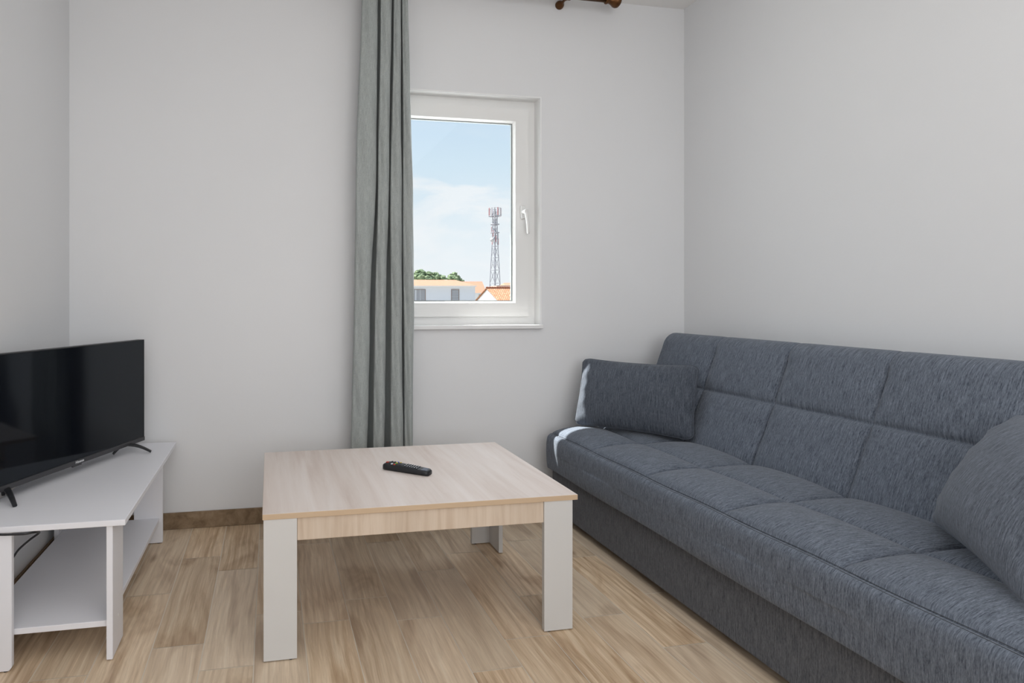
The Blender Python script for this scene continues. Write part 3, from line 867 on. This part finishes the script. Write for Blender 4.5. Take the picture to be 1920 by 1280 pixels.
# house A : long white house with low hipped roof
ZA = 70
ha = empty('house', tuple(far(800, 562, ZA+4)*1) , 'long pale house with low orange tiled roof, left half of the window view', 'house')
ha.location.z = GZ
L0, L1 = far(690, 536, ZA), far(891, 538, ZA)
bm = bmesh.new(); hexa(bm, L0, L1, GZ, 1+(562-536)/1100*ZA, 9); frombm('wall', bm, M['ext_wall'], ha)
ez = 1+(562-535.5)/1100*ZA
e0 = far(686, 0, ZA-.5); e1 = far(894, 0, ZA-.5)
E = [Vector((p.x, p.y, ez)) for p in (e0, e1, e1+AY*10, e0+AY*10)]
rz = 1+(562-524.5)/1100*(ZA+4.5)
r0 = far(700, 0, ZA+4.5); r1 = far(853, 0, ZA+4.5); R0 = Vector((r0.x,r0.y,rz)); R1 = Vector((r1.x,r1.y,rz))
roof_obj('roof', [(E[0],E[1],R1,R0), (E[1],E[2],R1), (E[2],E[3],R0,R1), (E[3],E[0],R0)], M['roof_a'], ha)
bm = bmesh.new(); hexa(bm, Vector((e0.x,e0.y,0)), Vector((e1.x,e1.y,0)), ez-.12, ez-.005, 10); frombm('eaves', bm, M['ext_white'], ha)
win_ext(846, 861, 542, 580, ZA, ha, 'shutter'); win_ext(770, 798, 542, 580, ZA, ha, 'door')
# house B : roof between
ZB = 92
hb_ = empty('house', tuple(far(890, 562, ZB)), 'small house with plain orange roof behind the long pale house', 'house'); hb_.location.z = GZ
a, b = far(850, 0, ZB), far(913, 0, ZB)
bm = bmesh.new(); hexa(bm, far(852,0,ZB), far(909,0,ZB), GZ, 1+(562-549)/1100*ZB, 8); frombm('wall', bm, M['ext_white'], hb_)
ezb = 1+(562-549)/1100*ZB; rzb = 1+(562-527.5)/1100*(ZB+4)
E = [Vector((p.x,p.y,ezb)) for p in (a, b, b+AY*8, a+AY*8)]
q0, q1 = far(860,0,ZB+4), far(904,0,ZB+4); Q0, Q1 = Vector((q0.x,q0.y,rzb)), Vector((q1.x,q1.y,rzb))
roof_obj('roof', [(E[0],E[1],Q1,Q0), (E[1],E[2],Q1), (E[2],E[3],Q0,Q1), (E[3],E[0],Q0)], M['roof_a'], hb_)
win_ext(898, 905, 552, 570, ZB, hb_, 'shutter')
# house C : gable with clear tiles, right
ZC = 48
hc = empty('house', tuple(far(930, 562, ZC)), 'white gabled house with bright orange roof tiles under the lattice mast', 'house'); hc.location.z = GZ
# ridge runs left-back to right; gable wall faces left
gA = far(911, 540, ZC+3.2); gB = far(938, 569, ZC); gR = far(985, 540, ZC+3.2); gBr = far(1010, 569, ZC)
gRr = Vector((gR.x, gR.y, gA.z)); gBr.z = gB.z
gBack = far(886, 569, ZC+6.4); gBack.z = gB.z; gBackr = far(975, 569, ZC+6.4); gBackr.z = gB.z
roof_obj('roof', [(gB, gBr, gRr, gA), (gBackr, gBack, gA, gRr)], M['roof_c'], hc)
bm = bmesh.new()
dn = Vector((0,0,-.10)); ins = AX*.12
P = [gB+dn+ins, gA+dn+ins, gBack+dn+ins]
Pl = [Vector((P[0].x,P[0].y,GZ)), Vector((P[2].x,P[2].y,GZ))]
vs = [bm.verts.new(p) for p in (P[0], P[1], P[2], Pl[1], Pl[0])]
bm.faces.new(vs)
off = AX*3.2
ws = [bm.verts.new(p) for p in (P[0]+off, P[1]+off, P[2]+off, Pl[1]+off, Pl[0]+off)]
bm.faces.new(ws[::-1])
for i in range(5): bm.faces.new((vs[i], vs[(i+1)%5], ws[(i+1)%5], ws[i]))
frombm('wall', bm, M['ext_white'], hc)
bm = bmesh.new(); NR = 16
for k in range(NR):
    p = gA.lerp(gRr, (k+.08)/NR); q = gA.lerp(gRr, (k+.95)/NR)
    tubebm(bm, [p+Vector((0,0,.0)), q+Vector((0,0,.05))], [.11,.09], 8)
frombm('ridge_tiles', bm, M['roof_c'], hc)
# house D : low far block at right
ZD = 110
hd = empty('house', tuple(far(945,562,ZD)), 'small distant brick-coloured block at the foot of the lattice mast', 'house'); hd.location.z = GZ
bm = bmesh.new(); hexa(bm, far(931,0,ZD), far(972,0,ZD), GZ, 1+(562-535)/1100*ZD, 6); frombm('wall', bm, plain('brown_render', (.42,.30,.26), .9), hd)
zz = 1+(562-535)/1100*ZD; c0, c1 = far(946,0,ZD), far(975,0,ZD)
E = [Vector((p.x,p.y,zz)) for p in (c0,c1,c1+AY*6,c0+AY*6)]; k0 = (E[0]+E[3])/2+AX*.6+Vector((0,0,.6)); k1 = (E[1]+E[2])/2+Vector((0,0,.6))
roof_obj('roof', [(E[0],E[1],k1,k0),(E[1],E[2],k1),(E[2],E[3],k0,k1),(E[3],E[0],k0)], M['roof_a'], hd)

# lattice mast
def mast():
    Z = 150; s = Z/1100
    base = far(928, 562, Z); base.z = GZ
    root = empty('lattice_mast', tuple(base), 'tall steel lattice telecom mast with antennas seen through the window', 'mast')
    def hw(z):  # half width at height
        zt = 1+(562-395)*s
        return (7.2 - 4.2*min(1, max(0, (z-1-20*s)/(zt*.62))) )*s if z < zt else 3.0*s
    ztop = 1+(562-392)*s
    def corner(k, z):
        w = hw(z)*1.15; a = pi/4 + k*pi/2 + .35
        return Vector((base.x + cos(a)*w*1.2, base.y + sin(a)*w*1.2, z))
    levels = []; z = GZ; step = 4.2
    while z < ztop: levels.append(z); z += step; step = max(1.7, step*.93)
    levels.append(ztop)
    for k in range(4): tube('leg', [corner(k, z) for z in levels], .105, M['steel_g'], root, 6)
    bm = bmesh.new()
    for i in range(len(levels)-1):
        for k in range(4):
            a, b = corner(k, levels[i]), corner((k+1)%4, levels[i]); c, d = corner(k, levels[i+1]), corner((k+1)%4, levels[i+1])
            tubebm(bm, [a, b], .05, 5); tubebm(bm, [a, d], .045, 5); tubebm(bm, [b, c], .045, 5)
    frombm('bracing', bm, M['steel_g'], root)
    # ladder / cable run
    tube('cable_run', [(base.x-.1, base.y-.3, GZ), (base.x-.1, base.y-.3, ztop)], .12, M['steel_g'], root, 6)
    # platforms
    for zc, r in ((1+(562-405)*s, 11.5*s), (1+(562-420.5)*s, 8*s), (1+(562-436)*s, 8*s)):
        bm = bmesh.new(); n = 20
        tubebm(bm, [(base.x+cos(2*pi*k/n)*r, base.y+sin(2*pi*k/n)*r, zc) for k in range(n)], .10, 5, True)
        for k in range(4): tubebm(bm, [(base.x, base.y, zc), (base.x+cos(pi/2*k)*r, base.y+sin(pi/2*k)*r, zc)], .06, 5)
        frombm('platform', bm, M['steel_g'], root)
    bm = bmesh.new(); r = 11.5*s; n = 20; zc = 1+(562-391)*s
    tubebm(bm, [(base.x+cos(2*pi*k/n)*r, base.y+sin(2*pi*k/n)*r, zc) for k in range(n)], .05, 5, True); frombm('railing', bm, M['steel_g'], root)
    rnd = random.Random(2)
    for k in range(12):
        a = 2*pi*k/12+.1; cx, cy = base.x+cos(a)*r, base.y+sin(a)*r
        bm = bmesh.new(); boxbm(bm, -.13, .13, -.07, .07, zc-1.85, zc+.15, .02, 1, mat=Matrix.Translation((cx,cy,0)) @ Matrix.Rotation(a+pi/2,4,'Z'))
        frombm('antenna', bm, M['ant'] if k % 3 else M['steel_r'], root)
    for k in range(9):
        zc2 = 1+(562-rnd.uniform(412, 455))*s; a = rnd.uniform(0, 2*pi); rr = 6.5*s
        bm = bmesh.new(); boxbm(bm, -.10, .10, -.06, .06, zc2-.8, zc2+.8, .02, 1, mat=Matrix.Translation((base.x+cos(a)*rr,base.y+sin(a)*rr,0)) @ Matrix.Rotation(a+pi/2,4,'Z'))
        frombm('antenna', bm, M['ant'] if k % 2 else M['steel_r'], root)
    lathe('dish', (base.x-6.2*s, base.y-.5, 1+(562-450)*s), (-.6,-.8,0), [(0,.1),(.1,.35),(.3,.55),(.32,.55),(.34,.02)], M['ant'], root, 16)
mast()

# trees
def tree(px, pytop, wpx, Z, seed, label):
    rnd = random.Random(seed); s = Z/1100
    b = far(px, 562, Z); b.z = GZ; top = 1+(562-pytop)*s
    root = empty('pine_tree', tuple(b), label, 'tree', None)
    tube('trunk', [b, b+Vector((.2,0,(top-GZ)*.55)), b+Vector((0,.1,(top-GZ)*.8))], [.35,.25,.12], M['bark'], root, 8)
    bm = bmesh.new(); R = wpx*s/2; Hc = R*.75
    for k in range(90):
        a = rnd.uniform(0, 2*pi); rr = sqrt(rnd.random())*R; hz_ = top - .35 - rnd.random()*Hc*2*(.3+.7*rr/R) - (rr/R)**2*Hc*.9
        r_ = rnd.uniform(.28, .62)
        c = b + Vector((cos(a)*rr, sin(a)*rr, 0)); c.z = hz_
        q = bmesh.ops.create_icosphere(bm, subdivisions=2, radius=r_)
        for v in q['verts']:
            n_ = v.co.normalized(); j = 1+.28*sin(n_.x*9+k)*sin(n_.y*8+k*2)*cos(n_.z*7) + rnd.uniform(-.15,.15)
            v.co = Vector((v.co.x*j, v.co.y*j, v.co.z*j*.75)) + c
    frombm('crown', bm, M['leaf'], root)
tree(790, 502, 42, 96, 1, 'round pine tree above the orange roof, tallest and nearest the curtain')
tree(817, 506, 34, 108, 2, 'pine tree above the orange roof, middle of the three')
tree(850, 509, 44, 122, 4, 'spreading pine tree above the orange roof, nearest the mast')
tree(757, 508, 38, 86, 9, 'pine tree behind the curtain edge at the left of the view')

# ------------------------------------------------------------------ world, lights, camera
w = bpy.data.worlds.new('World'); scene.world = w; w.use_nodes = True
n = w.node_tree.nodes; l = w.node_tree.links; bg = n['Background']
tc = n.new('ShaderNodeTexCoord'); sx = n.new('ShaderNodeSeparateXYZ'); l.new(tc.outputs['Generated'], sx.inputs[0])
r = ramp(n, [(0, (.93,.95,.99)), (.10, (.86,.92,.98)), (.22, (.69,.83,.955)), (.6, (.34,.54,.87))]); l.new(sx.outputs['Z'], r.inputs['Fac'])
f1 = noise(n, l, mapped(n, l, tc.outputs['Generated'], (3.2, 3.2, 11.0), (.3,0,.15)), 1.5, 6, .55, .5)
rc = ramp(n, [(.44, (0,0,0)), (.60, (1,1,1))]); l.new(f1, rc.inputs['Fac'])
# clouds fade out higher in the window
rf = ramp(n, [(.0, (1,1,1)), (.20, (.85,.85,.85)), (.255, (.10,.10,.10))]); l.new(sx.outputs['Z'], rf.inputs['Fac'])
cm = mixc(n, l, 1.0, rc.outputs['Color'], rf.outputs['Color'], 'MULTIPLY')
col = mixc(n, l, cm, r.outputs['Color'], (.93,.95,.99))
l.new(col, bg.inputs['Color']); bg.inputs['Strength'].default_value = 1.0

sd = Vector((1.45, -1.0, -2.84)).normalized()
sun = bpy.data.lights.new('sun', 'SUN'); sun.energy = 15; sun.angle = radians(.6); sun.color = (1,.97,.92)
so = bpy.data.objects.new('sun', sun); C.objects.link(so); so.rotation_euler = sd.to_track_quat('-Z', 'Y').to_euler()
def area(name, loc, target, sx_, sy_, energy, color):
    a = bpy.data.lights.new(name, 'AREA'); a.shape = 'RECTANGLE'; a.size = sx_; a.size_y = sy_; a.energy = energy; a.color = color
    o = bpy.data.objects.new(name, a); C.objects.link(o); o.location = loc
    o.rotation_euler = (Vector(target)-Vector(loc)).to_track_quat('-Z', 'Y').to_euler(); return o
area('balcony_light', (.55, -1.45, 1.45), (.6, 2.6, 1.1), 2.3, 1.9, 33, (.97,.985,1))
area('ceiling_bounce_fill', (.6, .3, 2.42), (.6, .3, 0), 1.8, 1.8, 11, (.97,.985,1))  # added fill standing in for light bounced off the ceiling, no fixture there
area('window_light', (.93, 2.95, 1.45), (.9, 0, .9), .7, 1.0, 9, (.93,.96,1))

cam = bpy.data.cameras.new('camera'); co = bpy.data.objects.new('camera', cam); C.objects.link(co)
co.location = (0, 0, 1); co.rotation_euler = (pi/2, 0, -TH)
cam.sensor_width = 36; cam.lens = 1100/1920*36; cam.shift_x = 254/1920; cam.shift_y = -78/1920
cam.clip_start = .02; cam.clip_end = 1000
scene.camera = co
scene.view_settings.view_transform = 'Standard'
scene.view_settings.look = 'None'
scene.view_settings.exposure = 0
